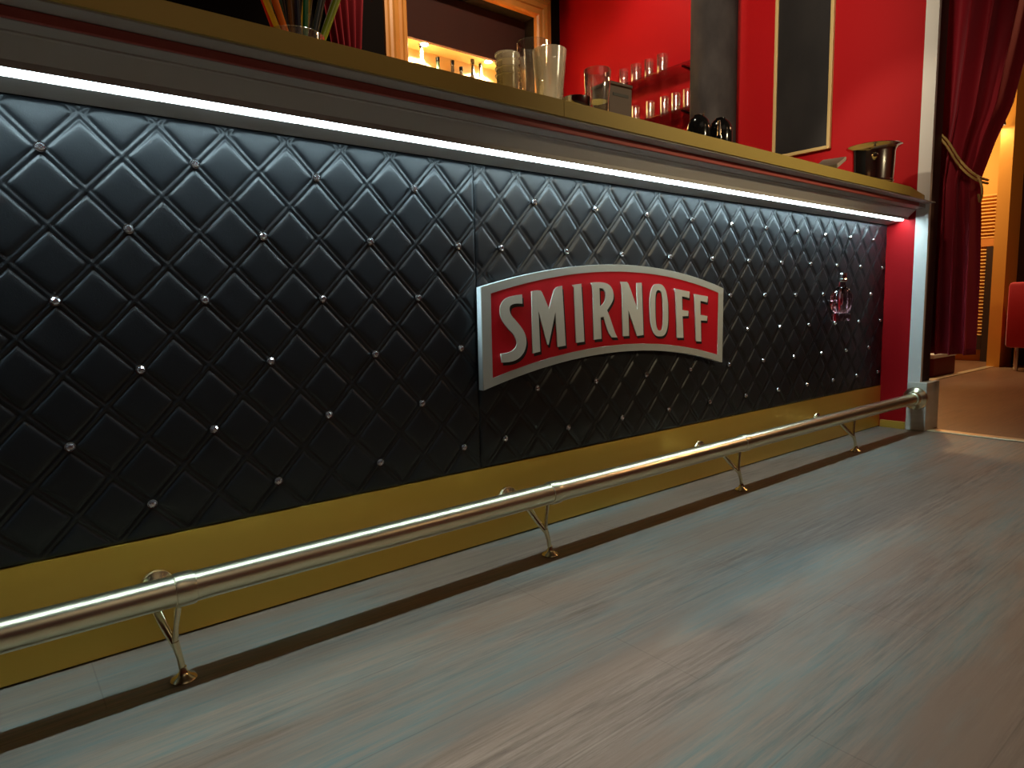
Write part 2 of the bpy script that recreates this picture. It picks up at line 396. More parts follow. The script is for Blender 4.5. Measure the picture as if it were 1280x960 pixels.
def stud_mesh():
    bm = bmesh.new(); R = Matrix.Rotation(PI/2, 4, 'X')
    add_lathe(bm, [(.0088, .0), (.0092, .003), (.0086, .0046), (.0078, .0044), (.0078, .0)], 20, mi=1, mx=R, close=True)
    # faceted crystal dome
    add_lathe(bm, [(.0079, .0035), (.0066, .0066), (.004, .0088), (0, .0092)], 9, mi=0, mx=R)
    me = bpy.data.meshes.new('crystal_stud'); bmesh.ops.recalc_face_normals(bm, faces=bm.faces[:]); bm.to_mesh(me); bm.free()
    me.materials.append(M['crystal']); me.materials.append(M['crystal_rim']); return me
stud = stud_mesh()
def studs(panel, xs, P, H, x0, x1):
    for row in range(6):
        off = P if row % 2 else 0
        for i in range(-4, 14):
            x = xs+off+2*P*i; z = .9145-row*H
            if x0+.012 < x < x1-.012:
                s = bpy.data.objects.new('crystal_stud', stud); COL.objects.link(s); s.parent = panel
                s.location = (x-.9, -.002, z); s.rotation_euler = (0, random.uniform(0, 6.28), 0)
studs(panel_a, 0., .12, .1279, -.5, SEAM)
studs(panel_b, 1.0942, .1179, .1273, SEAM, XW)

# LED strip under the overhang
led = empty('led_strip', (.9, -.075, 1.012)); tag(led, 'long glowing white LED strip under the worktop overhang', 'light strip')
def on_led(bm): bmesh.ops.translate(bm, vec=-led.location, verts=bm.verts); return bm
arc = [(-.075+.0115*math.cos(t), 1.0155-.0115*math.sin(t)) for t in np.linspace(0, PI, 11)]
obj('diffuser', on_led(extrude_x(arc, LX0, XW-.03)), M['led'], led, True)
obj('channel', on_led(extrude_x([(-.0885, 1.0156), (-.0630, 1.0156), (-.0630, 1.0182), (-.0885, 1.0182)], LX0, XW-.028)), M['alu'], led)

# ------------------------------------------------------------------ foot rail
RY, RZ, RR = -.165, .157, .0265
feet = [.117, .979, 1.857, 2.719]
rail = empty('foot_rail', (feet[1], RY, 0)); tag(rail, 'polished brass foot rail on brackets running along the bar front', 'foot rail')
ro = Vector((-feet[1], -RY, 0))
def rpart(name, bm, m, parent=rail, smooth=True):
    bmesh.ops.translate(bm, vec=ro, verts=bm.verts); return obj(name, bm, m, parent, smooth)
joints = [LX0-.2, .131, 1.003, 1.885, XW-.012]
for a, b in zip(joints, joints[1:]):
    rpart('rail_tube', tube([(a+.0005, RY, RZ), (b-.0005, RY, RZ)], RR, 40), M['brass'])
RX = Matrix.Rotation(PI/2, 4, 'Y')
for x in joints[1:4]:
    rpart('joint_collar', add_lathe(bmesh.new(), [(RR, -.017), (RR+.0020, -.016), (RR+.0030, -.011), (RR+.0030, .011), (RR+.0020, .016), (RR, .017)], 40, c=(x, RY, RZ), mx=RX), M['brass'])
rpart('end_flange', add_lathe(bmesh.new(), [(RR+.001, -.052), (RR+.006, -.05), (RR+.008, -.036), (RR+.008, -.022), (.05, -.012), (.054, -.006), (.054, 0), (0, 0)], 40, c=(XW-.0055, RY, RZ), mx=RX), M['brass'])
for x in feet:
    bm = bmesh.new()
    # stem from the floor, forked under the rail
    add_tube(bm, [(x, RY-.012, .012), (x-.003, RY-.010, .04), (x-.008, RY-.004, .068)], [.0058, .0054, .0068], 12)
    add_tube(bm, [(x-.007, RY-.005, .062), (x-.018, RY+.022, .092), (x-.026, RY+.046, RZ-.036)], [.0068, .0076, .0095], 12)
    add_tube(bm, [(x-.008, RY-.004, .064), (x-.004, RY-.002, .094), (x+.004, RY, RZ-RR+.004)], [.0056, .0046, .0056], 12)
    br = rpart('bracket', bm, M['brass_dark'])
    rpart('floor_cap', lathe([(0, 0), (.021, 0), (.0218, .0025), (.019, .006), (.011, .010), (.0075, .016), (.0055, .024), (0, .026)], 28, c=(x, RY-.012, 0)), M['brass_dark'], br)
    rpart('wall_arm', tube([(x-.026, RY+.012, RZ-.014), (x-.026, RY+.048, RZ-.036), (x-.010, -.06, RZ-.043), (x, -.018, RZ-.043)], [.0085, .0075, .0075, .0075], 14), M['brass_dark'], br)
    rpart('wall_rosette', add_lathe(bmesh.new(), [(0, .018), (.012, .016), (.020, .011), (.030, .006), (.032, .001), (0, 0)], 28, c=(x, -.0055, RZ-.043), mx=Matrix.Rotation(PI/2, 4, 'X')), M['brass_dark'], br)

# ------------------------------------------------------------------ sign
sign = empty('arched_sign', (1.42, -.012, .585)); tag(sign, 'arched red sign with cream capitals on the quilted bar front', 'sign')
def sp(name, me, m, parent=sign, smooth=False):
    me.transform(Matrix.Translation(-sign.location)); return obj(name, me, m, parent, smooth)
def arch(xl, xr, zt, zb, st, sb, n=28):
    t = np.linspace(0, 1, n)
    top = [(xl+(xr-xl)*k, zt+st*4*k*(1-k)) for k in t]; bot = [(xr-(xr-xl)*k, zb+sb*4*k*(1-k)) for k in t]
    return top+bot
out = arch(.887, 1.951, .684, .4205, .069, .070)
inn = arch(.9175, 1.920, .668, .4505, .064, .062)
sp('backing_board', plate_mesh([out], .018, -.030, .0012), M['sign_edge'])
sp('border', plate_mesh([out, inn], .003, -.0328, .0006), M['sign_border'])
sp('red_face', plate_mesh([inn], .002, -.0318), M['sign_red'])
LET = {
'S' : [[(0.9435, 0.5124), (0.961, 0.5129), (0.9762, 0.5152), (0.9891, 0.5216), (0.9965, 0.5299), (0.9988, 0.5397), (0.995, 0.5518), (0.9851, 0.5641), (0.9702, 0.5765), (0.9566, 0.5906), (0.9471, 0.6045), (0.9431, 0.62), (0.944, 0.6335), (0.9502, 0.6449), (0.9614, 0.6545), (0.9775, 0.6602), (0.9979, 0.6632), (1.0185, 0.6651), (1.0194, 0.641), (1.0024, 0.642), (0.9871, 0.6406), (0.9779, 0.6361), (0.9747, 0.6291), (0.9764, 0.6193), (0.9822, 0.6094), (0.9937, 0.5993), (1.0087, 0.585), (1.0214, 0.5707), (1.0289, 0.5564), (1.0317, 0.5402), (1.0293, 0.5262), (1.0226, 0.5125), (1.0103, 0.5004), (0.9935, 0.4922), (0.973, 0.4888), (0.9453, 0.4891)]] ,
'M' : [[(1.0527, 0.673), (1.0715, 0.6766), (1.0849, 0.6754), (1.0908, 0.6697), (1.1147, 0.626), (1.1318, 0.6717), (1.1404, 0.6832), (1.1518, 0.6865), (1.1649, 0.6886), (1.1762, 0.5218), (1.145, 0.5192), (1.1381, 0.6161), (1.1112, 0.5272), (1.1068, 0.5275), (1.0757, 0.6202), (1.0799, 0.5104), (1.0528, 0.5066)]] ,
'I' : [[(1.2056, 0.6913), (1.2402, 0.6949), (1.2505, 0.5292), (1.2177, 0.5274), (1.212, 0.6834), (1.2091, 0.6863)]] ,
'R' : [[(1.2794, 0.6982), (1.3044, 0.7001), (1.3265, 0.6999), (1.349, 0.6961), (1.3672, 0.6856), (1.3756, 0.6692), (1.3756, 0.6514), (1.365, 0.636), (1.3466, 0.6176), (1.3563, 0.6028), (1.3746, 0.5642), (1.3825, 0.5482), (1.3925, 0.5351), (1.3679, 0.5362), (1.3561, 0.547), (1.3483, 0.5607), (1.3317, 0.5989), (1.3188, 0.5971), (1.3223, 0.5342), (1.2905, 0.533), (1.288, 0.6845)], [(1.3144, 0.6833), (1.3296, 0.682), (1.3398, 0.6724), (1.3423, 0.6583), (1.3384, 0.6451), (1.328, 0.6342), (1.3165, 0.6291)]] ,
'N' : [[(1.407, 0.7019), (1.4354, 0.7021), (1.4443, 0.694), (1.4842, 0.6184), (1.4804, 0.6988), (1.5038, 0.6999), (1.5131, 0.5373), (1.4823, 0.5358), (1.4416, 0.6168), (1.4451, 0.5374), (1.4169, 0.5377), (1.4137, 0.6849)]] ,
'O' : [[(1.636, 0.6128), (1.6365, 0.5914), (1.6361, 0.5773), (1.6348, 0.5656), (1.6325, 0.5557), (1.6293, 0.5473), (1.6252, 0.5406), (1.6201, 0.5354), (1.6139, 0.5318), (1.6063, 0.5298), (1.5946, 0.5295), (1.5829, 0.5308), (1.5751, 0.5335), (1.5685, 0.5375), (1.5627, 0.5431), (1.5577, 0.55), (1.5535, 0.5584), (1.55, 0.5683), (1.5472, 0.5798), (1.5452, 0.5936), (1.544, 0.6145), (1.5436, 0.6353), (1.544, 0.649), (1.5454, 0.6603), (1.5475, 0.6699), (1.5506, 0.678), (1.5545, 0.6847), (1.5594, 0.6899), (1.5654, 0.6937), (1.5727, 0.696), (1.5841, 0.6968), (1.5958, 0.6961), (1.6036, 0.6939), (1.6103, 0.6901), (1.6162, 0.6849), (1.6214, 0.6781), (1.6258, 0.6698), (1.6295, 0.6599), (1.6324, 0.6483), (1.6346, 0.6343)], [(1.6098, 0.6128), (1.6103, 0.594), (1.6104, 0.5831), (1.6101, 0.5744), (1.6095, 0.5672), (1.6084, 0.5613), (1.6069, 0.5565), (1.605, 0.5528), (1.6026, 0.5502), (1.5994, 0.5487), (1.5937, 0.5484), (1.588, 0.5491), (1.5846, 0.5509), (1.5817, 0.5536), (1.5793, 0.5574), (1.5771, 0.5623), (1.5753, 0.5683), (1.5737, 0.5755), (1.5724, 0.5842), (1.5714, 0.5949), (1.5706, 0.6135), (1.5702, 0.6321), (1.5701, 0.6428), (1.5704, 0.6513), (1.5711, 0.6584), (1.5721, 0.6643), (1.5735, 0.669), (1.5754, 0.6727), (1.5778, 0.6753), (1.5809, 0.6769), (1.5865, 0.6774), (1.5923, 0.6769), (1.5956, 0.6753), (1.5985, 0.6727), (1.6009, 0.669), (1.6031, 0.6642), (1.605, 0.6582), (1.6066, 0.6511), (1.608, 0.6424), (1.609, 0.6316)]] ,
'F' : [[(1.6695, 0.6823), (1.7495, 0.6721), (1.7474, 0.6512), (1.7081, 0.6574), (1.7104, 0.612), (1.744, 0.6084), (1.7426, 0.5914), (1.7116, 0.5912), (1.7184, 0.5197), (1.6828, 0.5213), (1.6744, 0.6663)]] ,
'F2' : [[(1.7737, 0.6646), (1.8535, 0.6556), (1.8505, 0.6351), (1.8105, 0.6417), (1.8116, 0.5934), (1.8524, 0.5888), (1.8493, 0.5724), (1.8137, 0.5744), (1.8178, 0.5024), (1.7878, 0.5049), (1.779, 0.6485)]] ,
}
SH = (.0078, -.0085)
for k, outs in LET.items():
    rnd = 2 if k in ('S', 'R', 'O') else 1
    outs = [smooth_closed(o, rnd) for o in outs]
    lt = sp('letter', plate_mesh(outs, .003, -.0362), M['letter'])
    for f in (1.,): sp('drop_shadow', plate_mesh([[(x+SH[0]*f, z+SH[1]*f) for x, z in o] for o in outs], .0012, -.0331), M['black'], lt)

# ------------------------------------------------------------------ glass bottle ornament on the panel
bo = empty('bottle_ornament', (2.80, -.058, .545)); tag(bo, 'small round glass bottle ornament fixed to the quilted front near the red wall', 'ornament')
def ribbed(prof, ribs, depth, seg=72):
    bm = bmesh.new(); rings = []
    for r, z, w in prof:
        rings.append([bm.verts.new(((r-depth*w*abs(math.sin(ribs*PI*k/seg)))*math.cos(2*PI*k/seg), (r-depth*w*abs(math.sin(ribs*PI*k/seg)))*math.sin(2*PI*k/seg), z)) for k in range(seg)])
    for r, s in zip(rings, rings[1:]):
        for k in range(seg): bm.faces.new((r[k], r[(k+1) % seg], s[(k+1) % seg], s[k]))
    bm.faces.new(rings[0][::-1]); bm.faces.new(rings[-1]); return bm
obj('foot', lathe([(0, 0), (.034, 0), (.038, .006), (.038, .026), (.034, .034), (.027, .036), (0, .036)], 40), M['pink_glass'], bo, True)
obj('body', ribbed([(.027, .036, 0), (.037, .046, .6), (.045, .068, 1), (.047, .09, 1), (.044, .112, 1), (.034, .13, .8), (.02, .142, .3), (.015, .152, 0), (.0145, .170, 0)], 9, .007), M['pink_glass'], bo, True)
obj('cap', lathe([(0, .168), (.017, .168), (.019, .171), (.019, .178), (.017, .181), (.017, .198), (.019, .200), (.018, .205), (0, .205)], 12), M['chrome'], bo)
obj('wall_fixing', tube([(0, .012, .085), (0, .056, .085)], .006, 12), M['chrome'], bo, True)

# ------------------------------------------------------------------ things on the worktop
ZT = 1.1135
def glass_prof(r0, r1, h, base=.014, t=.0025, lip=.0):
    return [(0, 0), (r0-.002, 0), (r0, .003), (r0+(r1-r0)*.5, h*.5), (r1, h-.001), (r1-t*.5, h), (r1-t, h-.001), (r0-t+(r1-r0)*.5, h*.5), (r0-t, base+.004), (r0-t-.004, base), (0, base)]
def tumbler(name, x, y, z, r0, r1, h, label, m='glass', base=.014, group=None, cat='glass', t=.0025):
    g = obj(name, lathe(glass_prof(r0, r1, h, base, t), 40), M[m], None, True, (x, y, z)); tag(g, label, cat, group); return g
tumbler('pint_glass', 1.038, -.075, ZT, .036, .0415, .176, 'tallest clear glass on the worktop, behind the cloudy tumbler', base=.02)
tumbler('plastic_tumbler', 1.005, -.170, ZT, .029, .041, .122, 'cloudy tapered tumbler in front of the tall clear glass', 'frost', .01, cat='tumbler', t=.0018)
def cup(name, x, y, z, r0, r1, h, label):
    g = obj(name, lathe([(0, 0), (r0-.001, 0), (r0, .002), (r1-.001, h-.005), (r1+.0018, h-.0045), (r1+.0024, h-.002), (r1+.0016, h), (r1-.0015, h-.0005), (r1-.0022, h-.004), (r0-.0012, .004), (0, .003)], 40), M['frost'], None, True, (x, y, z))
    tag(g, label, 'cup', 'stacked cloudy cups'); return g
# stack of nested cups (each cup its own thing)
for k in range(4):
    cup('plastic_cup', .965, -.06, ZT+.0005+k*.0165, .023, .029, .088,
            ['bottom cup of the cloudy stack left of the tall clear glass', 'second cup from the bottom of the cloudy stack left of the tall clear glass',
             'third cup from the bottom of the cloudy stack left of the tall clear glass', 'topmost cup of the cloudy stack left of the tall clear glass'][k])
# faceted short tumbler with a thick base
bm = bmesh.new(); seg = 40
def facet_r(k, r, w): return r*(1-w*.05*abs(math.sin(5*PI*k/seg)))
prof = [(0.027, 0, 1), (.0285, .004, 1), (.029, .03, 1), (.0305, .046, .6), (.033, .075, 0), (.0345, .117, 0), (.0335, .119, 0), (.0325, .117, 0), (.031, .075, 0), (.0285, .05, 0), (.026, .040, 0)]
rings = [[bm.verts.new((facet_r(k, r, w)*math.cos(2*PI*k/seg), facet_r(k, r, w)*math.sin(2*PI*k/seg), z)) for k in range(seg)] for r, z, w in prof]
for a, b in zip(rings, rings[1:]):
    for k in range(seg): bm.faces.new((a[k], a[(k+1) % seg], b[(k+1) % seg], b[k]))
bm.faces.new(rings[0][::-1]); bm.faces.new(rings[-1])
g = obj('whisky_tumbler', bm, M['glass'], None, True, (1.185, -.155, ZT)); tag(g, 'short heavy-based clear tumbler standing left of the dark wooden box', 'glass')
# little cruet pieces between the glasses
for i, (x, r, h) in enumerate(((1.093, .0075, .088), (1.118, .0075, .094))):
    c = empty('salt_shaker', (x, -.09, ZT))
    tag(c, ['slim glass shaker with chrome cap right beside the cloudy tumbler', 'slim glass shaker with chrome cap, farther from the cloudy tumbler'][i], 'shaker', 'slim shakers')
    obj('body', lathe([(0, 0), (r, 0), (r, h*.7), (r*.8, h*.8), (0, h*.8)], 20), M['glass'], c, True)
    obj('cap', lathe([(r*.8, h*.8), (r*.95, h*.82), (r*.95, h*.93), (r*.5, h), (0, h)], 20), M['chrome'], c, True)
a = obj('ashtray', lathe([(0, 0), (.032, 0), (.036, .006), (.038, .026), (.035, .028), (.031, .026), (.028, .009), (0, .007)], 36), M['chrome'], None, True, (1.092, -.170, ZT)); tag(a, 'low chrome ashtray between the cloudy tumbler and the short tumbler', 'ashtray')
# dark box with a slot
bx = empty('napkin_box', (1.355, -.05, ZT)); bx.rotation_euler = (0, 0, math.radians(-4)); tag(bx, 'dark wooden box standing right of the short heavy-based tumbler', 'box')
obj('body', box(-.045, .045, -.035, .035, 0, .128, .003), M['box'], bx)
obj('lid', box(-.047, .047, -.037, .037, .1285, .138, .003), M['box'], bx)
obj('slot', box(-.030, .030, -.0362, -.0345, .100, .108), M['black'], bx)
# straws in a low holder
HX, HY = .392, -.150
sh = empty('straw_holder', (HX, HY, ZT)); tag(sh, 'low clear glass holder at the bottom of the coloured straws', 'holder')
obj('cup', lathe([(0, 0), (.050, 0), (.052, .002), (.053, .018), (.052, .019), (.051, .018), (.050, .003), (0, .003)], 44), M['glass'], sh, True)
rows = [  # y offset, then (start x, lean in x, colour, length, radius, label)
 (-.022, [(-.036, -.40, 'yellow', .17, .0048, 'slim yellow drinking straw at the left end of the front row'), (-.024, -.30, 'orange', .20, .0058, 'orange drinking straw second in the front row'),
          (-.002, .02, 'navy', .20, .005, 'navy blue drinking straw in the middle of the front row'), (.009, .09, 'green', .085, .0048, 'short green drinking straw at the front of the bundle'),
          (.024, .27, 'black', .20, .0062, 'thick black drinking straw in the front row'), (.038, .43, 'lime', .135, .0062, 'bright lime drinking straw at the right end of the bundle')]),
 (-.006, [(-.034, -.33, 'red', .20, .0058, 'red drinking straw at the left of the middle row'), (-.020, -.15, 'darkgreen', .21, .0065, 'dark green drinking straw left of the middle'),
          (-.005, -.02, 'brown', .21, .0065, 'brown drinking straw behind the navy blue one'), (.011, .16, 'yellow', .21, .0065, 'mustard yellow drinking straw right of the middle'),
          (.027, .30, 'darkgreen', .19, .0060, 'dark green drinking straw beside the thick black one'), (.040, .40, 'white', .150, .004, 'slim white drinking straw behind the bright lime one')]),
 (.011, [(-.028, -.22, 'olive', .21, .0062, 'olive green drinking straw in the back row'), (-.012, -.08, 'black', .21, .006, 'black drinking straw upright in the back row'),
         (.003, .05, 'red', .21, .0055, 'slim red drinking straw in the back row'), (.018, .20, 'olive', .21, .006, 'olive green drinking straw behind the mustard yellow one')])]
for y0, row in rows:
    for x0, lx, c, ln, r, lab in row:
        d = Vector((lx, .04, 1)).normalized(); b = Vector((HX+x0, HY+y0, ZT+.0062))
        r *= 1.05; bm = tube([(0, 0, 0), tuple(d*ln)], r, 16, cap=False); add_tube(bm, [tuple(d*ln), (0, 0, 0)], r*.84, 16, cap=False)
        s = obj('drinking_straw', bm, M['straw_'+c], None, True, b); tag(s, lab, 'straw', 'coloured straws fanned in the holder')
# two black domed things near the column
for i, (x, y, r) in enumerate(((1.712, -.09, .033), (1.80, -.11, .034))):
    d = empty('black_bowl', (x, y, ZT)); tag(d, ['upturned glossy black bowl left of its twin, below the grey column', 'upturned glossy black bowl right of its twin, below the grey column'][i], 'bowl', 'upturned black bowls')
    obj('bowl', lathe([(r, 0), (r*1.04, .004), (r*1.1, .04), (r*1.1, .062), (r*1.02, .078), (r*.86, .091), (r*.62, .100), (r*.44, .1035), (r*.40, .1015), (r*.3, .100), (0, .0995)], 40), M['gloss_black'], d, True)
    obj('foot_ring', lathe([(r*.46, .1036), (r*.46, .1062), (r*.40, .1064), (r*.39, .1036)], 40, close=True), M['gloss_black'], d, True)
bp_ = empty('bottle_pourer', (1.757, -.135, ZT)); tag(bp_, 'slim metal pourer standing between the two black bowls', 'pourer')
obj('stem', lathe([(0, 0), (.009, 0), (.009, .03), (.006, .04), (.005, .075), (.0035, .088), (0, .089)], 18), M['steel'], bp_, True)
obj('collar', lathe([(.009, .03), (.0115, .031), (.0115, .040), (.0065, .042)], 18), M['gloss_black'], bp_, True)
# card tray by the bucket
tr = empty('bill_tray', (2.63, -.07, ZT), math.radians(12)); tag(tr, 'pale grey tilted bill tray beside the champagne bucket', 'tray')
bm = box(-.075, .075, -.045, .045, 0, .016, .003); bmesh.ops.rotate(bm, cent=(0, 0, 0), matrix=Matrix.Rotation(math.radians(-20), 3, 'Y'), verts=bm.verts); bmesh.ops.translate(bm, vec=(0, 0, .062), verts=bm.verts)
obj('tray', bm, M['paper'], tr)
bm = box(-.03, .055, -.035, .035, 0, .040, .003)
obj('support', bm, M['gloss_black'], tr)
# champagne bucket
BX, BY = 3.09, -.045
bk = empty('champagne_bucket', (BX, BY, ZT)); tag(bk, 'shiny flared champagne bucket on the far end of the worktop', 'bucket')
obj('bowl', lathe([(0, 0), (.074, 0), (.079, .004), (.0825, .06), (.0855, .13), (.0865, .172), (.0885, .184), (.094, .192), (.110, .1985), (.1125, .201), (.110, .2035), (.092, .197), (.0845, .186), (.083, .13), (.080, .06), (.076, .01), (0, .008)], 64), M['steel'], bk, True)
obj('base_band', lathe([(.0797, .010), (.0817, .012), (.0822, .02), (.0805, .022)], 64, close=True), M['steel'], bk, True)
obj('base_band', lathe([(.0816, .040), (.0835, .042), (.0840, .05), (.0822, .052)], 64, close=True), M['steel'], bk, True)
for s in (-1, 1):
    a = math.radians(205 if s < 0 else 25); dx, dy = math.cos(a), math.sin(a)
    kb = lathe([(0, 0), (.006, 0), (.006, .012), (.012, .018), (.013, .025), (.008, .031), (0, .032)], 20, mx=Matrix.Rotation(a, 4, 'Z') @ Matrix.Rotation(PI/2, 4, 'Y'), c=(dx*.085, dy*.085, .145))
    obj('knob', kb, M['steel'], bk, True)

# ------------------------------------------------------------------ back bar: glass shelves on the red wall
SH_Y0, SH_Y1 = 1.02, 1.76
def glass_shelf(z, label):
    s = empty('glass_shelf', (XW, (SH_Y0+SH_Y1)/2, z)); tag(s, label, 'shelf', 'glass shelves on the red wall')
    hy = (SH_Y1-SH_Y0)/2
    obj('glass_panel', box(-.15, -.001, -hy, hy, 0, .008, .001), M['shelf_glass'], s)
    for yy in (-hy+.1, hy-.1):
        obj('bracket', extrude_y([(-.001, -.05), (-.001, -.0005), (-.13, -.0005), (-.13, -.006), (-.02, -.014), (-.010, -.05)], yy-.006, yy+.006), M['gloss_black'], s)
    return s
def extrude_y(prof, y0, y1):
    bm = bmesh.new(); a = [bm.verts.new((x, y0, z)) for x, z in prof]; b = [bm.verts.new((x, y1, z)) for x, z in prof]; n = len(prof)
    for i in range(n): bm.faces.new((a[i], a[(i+1) % n], b[(i+1) % n], b[i]))
    bm.faces.new(a[::-1]); bm.faces.new(b); return bm
Z1S, Z2S = 2.028, 1.775
glass_shelf(Z1S, 'upper glass shelf on the red wall left of the grey column')
glass_shelf(Z2S, 'lower glass shelf on the red wall left of the grey column')
for i, (y, r) in enumerate(((1.62, .031), (1.515, .036), (1.412, .030), (1.308, .036))):
    tumbler('shelf_glass', XW-.075, y, Z1S+.0085, r*.92, r, .118, ['farthest left of the four glasses on the upper shelf', 'second from the left of the four upper shelf glasses',
            'third from the left of the four upper shelf glasses', 'upper shelf glass nearest to the grey column'][i], group='glasses on the upper shelf')
for i, (y, r) in enumerate(((1.60, .028), (1.52, .028), (1.40, .030), (1.29, .030), (1.205, .030), (1.12, .030))):
    tumbler('shelf_glass', XW-.075, y, Z2S+.0085, r*.92, r, .118, ['lower shelf glass farthest from the column, mostly behind the dark box', 'second lower shelf glass, just right of the dark box',
            'third glass from the left on the lower shelf', 'fourth glass from the left on the lower shelf', 'fifth glass from the left on the lower shelf', 'lower shelf glass half hidden by the grey column'][i], group='glasses on the lower shelf')
# column
cl = obj('column', lathe([(0, 0), (.135, 0), (.135, .06), (.124, .07), (.124, CEIL-.001), (0, CEIL-.001)], 48), M['column'], None, True, (3.16, .845, 0)); struct(cl, 'round dark grey column in front of the red wall', 'column')
# blackboard
bb = empty('blackboard', (XW, .445, 1.41)); tag(bb, 'tall narrow blackboard with pale wooden frame on the red wall', 'blackboard')
BW, BH = .158, 1.15
obj('slate', box(-.012, -.001, -BW+.01, BW-.01, .01, BH-.01), M['board'], bb)
for nm, a in (('frame_side', (-.02, -.001, -BW, -BW+.017, 0, BH)), ('frame_side', (-.02, -.001, BW-.017, BW, 0, BH)), ('frame_bottom', (-.02, -.001, -BW+.0172, BW-.0172, 0, .017)), ('frame_top', (-.02, -.001, -BW+.0172, BW-.0172, BH-.017, BH))):
    obj(nm, box(*a, .002), M['board_frame'], bb)

# bottles in the niche
def bottle(x, y, z, h, r, m, label, neck=.30, cap='gloss_black'):
    b = empty('bottle', (x, y, z)); tag(b, label, 'bottle', 'bottles in the lit niche')
    s = h*(1-neck)
    obj('body', lathe([(0, 0), (r*.96, 0), (r, .004), (r, s*.72), (r*.94, s*.82), (r*.6, s*.93), (r*.36, s), (r*.33, h*.93), (r*.4, h*.935), (r*.4, h*.95), (0, h*.95)], 28), M[m], b, True)
    obj('label', lathe([(r+.0004, s*.18), (r+.0008, s*.19), (r+.0008, s*.55), (r+.0004, s*.56)], 28), M['bottle_label'], b, True)
    obj('cap', lathe([(r*.40, h*.90), (r*.42, h*.955), (r*.42, h*.995), (r*.36, h), (0, h)], 24), M[cap], b, True)
nl = ['dark bottle nearest the left frame post in the lit niche', 'squat-necked bottle second from the left post in the niche', 'dark bottle third from the left post in the niche', 'dark bottle between the two niche downlights', 'dark bottle right of the middle of the niche', 'bottle beside the stacked cups in the niche', 'green bottle at the right end of the niche']
for i, (x, h, m) in enumerate(((2.33, .360, 'bottle_dark'), (2.47, .295, 'bottle_green'), (2.575, .290, 'bottle_dark'), (2.66, .270, 'bottle_dark'), (2.745, .335, 'bottle_dark'), (2.83, .325, 'bottle_dark'), (3.0, .3, 'bottle_green'))):
    bottle(x, 2.52+.02*(i % 2), 2.0301, h, .033, m, nl[i])
# swagged red drape behind the straws
def cloth_surface(name, fn, nu, nv, m, thick=.004, parent=None):
    bm = bmesh.new(); g = [[bm.verts.new(fn(i/(nu-1), j/(nv-1))) for i in range(nu)] for j in range(nv)]
    for j in range(nv-1):
        for i in range(nu-1): bm.faces.new((g[j][i], g[j][i+1], g[j+1][i+1], g[j+1][i]))
    bmesh.ops.recalc_face_normals(bm, faces=bm.faces[:])
    o = obj(name, bm, m, parent, True)
    md = o.modifiers.new('thickness', 'SOLIDIFY'); md.thickness = thick; md.offset = 0
    return o
def drape_fn(u, v):
    z = 1.7+1.2*v
    w0 = 1.60+.0*v; c = 1.66; half = .07+.16*max(0, (v-.25))
    x = c-.02+(u-.5)*2*half-.03*max(0, v-.3)
    y = 2.20+.022*math.sin(u*2*PI*5)+.008*math.sin(u*31+v*3)
    return (x, y, z)
dr = cloth_surface('red_drape', drape_fn, 90, 24, M['drape']); tag(dr, 'red gathered drape hanging behind the coloured straws', 'curtain')

# ------------------------------------------------------------------ doorway curtain and the room beyond
def curtain_edge(z):
    """y of the free edge"""
    k = [(.36, -.330), (.7, -.325), (1.0, -.318), (1.19, -.310), (1.35, -.355), (1.5, -.41), (1.76, -.455), (2.3, -.54), (3.1, -.65)]
    for (a, b), (c, d) in zip(k, k[1:]):
        if z <= c: t = (z-a)/(c-a); t = max(0, t); return b+(d-b)*t
    return k[-1][1]
def curtain_fn(u, v):
    z = .36+(3.1-.36)*v; e = curtain_edge(z); y0 = -.085
    tight = math.exp(-((z-1.2)/.35)**2)
    amp = .042*(1-.55*tight)
    ph = u*2*PI*4.2+.6*math.sin(z*1.3)
    x = 3.585+amp*math.sin(ph)+.012*math.sin(u*43+z*2)
    y = y0+(e-y0)*u+.012*math.cos(ph)
    return (x, y, z)
cu = empty('velvet_curtain', (3.585, -.2, .36)); tag(cu, 'dark crimson velvet curtain tied back beside the red partition', 'curtain')
cc = cloth_surface('cloth', curtain_fn, 150, 70, M['velvet'], .006); cc.parent = cu; cc.matrix_parent_inverse = Matrix.Translation(-Vector(cu.location))
def cord(pts, r):
    bm = bmesh.new(); n = 40
    P = [Vector(p) for p in pts]
    cv = []
    for i in range(n+1):
        t = i/n*(len(P)-1); k = min(int(t), len(P)-2); f = t-k
        p0, p1, p2, p3 = P[max(k-1, 0)], P[k], P[k+1], P[min(k+2, len(P)-1)]
        cv.append(.5*((2*p1)+(-p0+p2)*f+(2*p0-5*p1+4*p2-p3)*f*f+(-p0+3*p1-3*p2+p3)*f**3))
    add_tube(bm, cv, [r*(1+.12*math.sin(i*2.2)) for i in range(n+1)], 10)
    bmesh.ops.translate(bm, vec=-Vector(cu.location), verts=bm.verts)
    return bm
obj('tieback_cord', cord([(3.505, -.155, 1.42), (3.510, -.200, 1.365), (3.515, -.250, 1.275), (3.52, -.295, 1.215), (3.55, -.325, 1.185), (3.63, -.335, 1.18)], .0055), M['cord'], cu, True)
obj('tieback_cord', cord([(3.505, -.155, 1.405), (3.508, -.196, 1.345), (3.513, -.246, 1.255), (3.52, -.292, 1.197), (3.55, -.325, 1.168), (3.63, -.335, 1.165)], .0055), M['cord'], cu, True)
obj('tassel', cord([(3.53, -.322, 1.19), (3.53, -.338, 1.15), (3.535, -.342, 1.11), (3.55, -.330, 1.075), (3.555, -.322, 1.11)], .005), M['cord'], cu, True)
tag(obj('threshold_strip', box(3.395, 3.455, -3.2, -.2125, .0004, .006, .002), M['threshold']), 'pale brass threshold strip on the floor by the pale block', 'threshold')
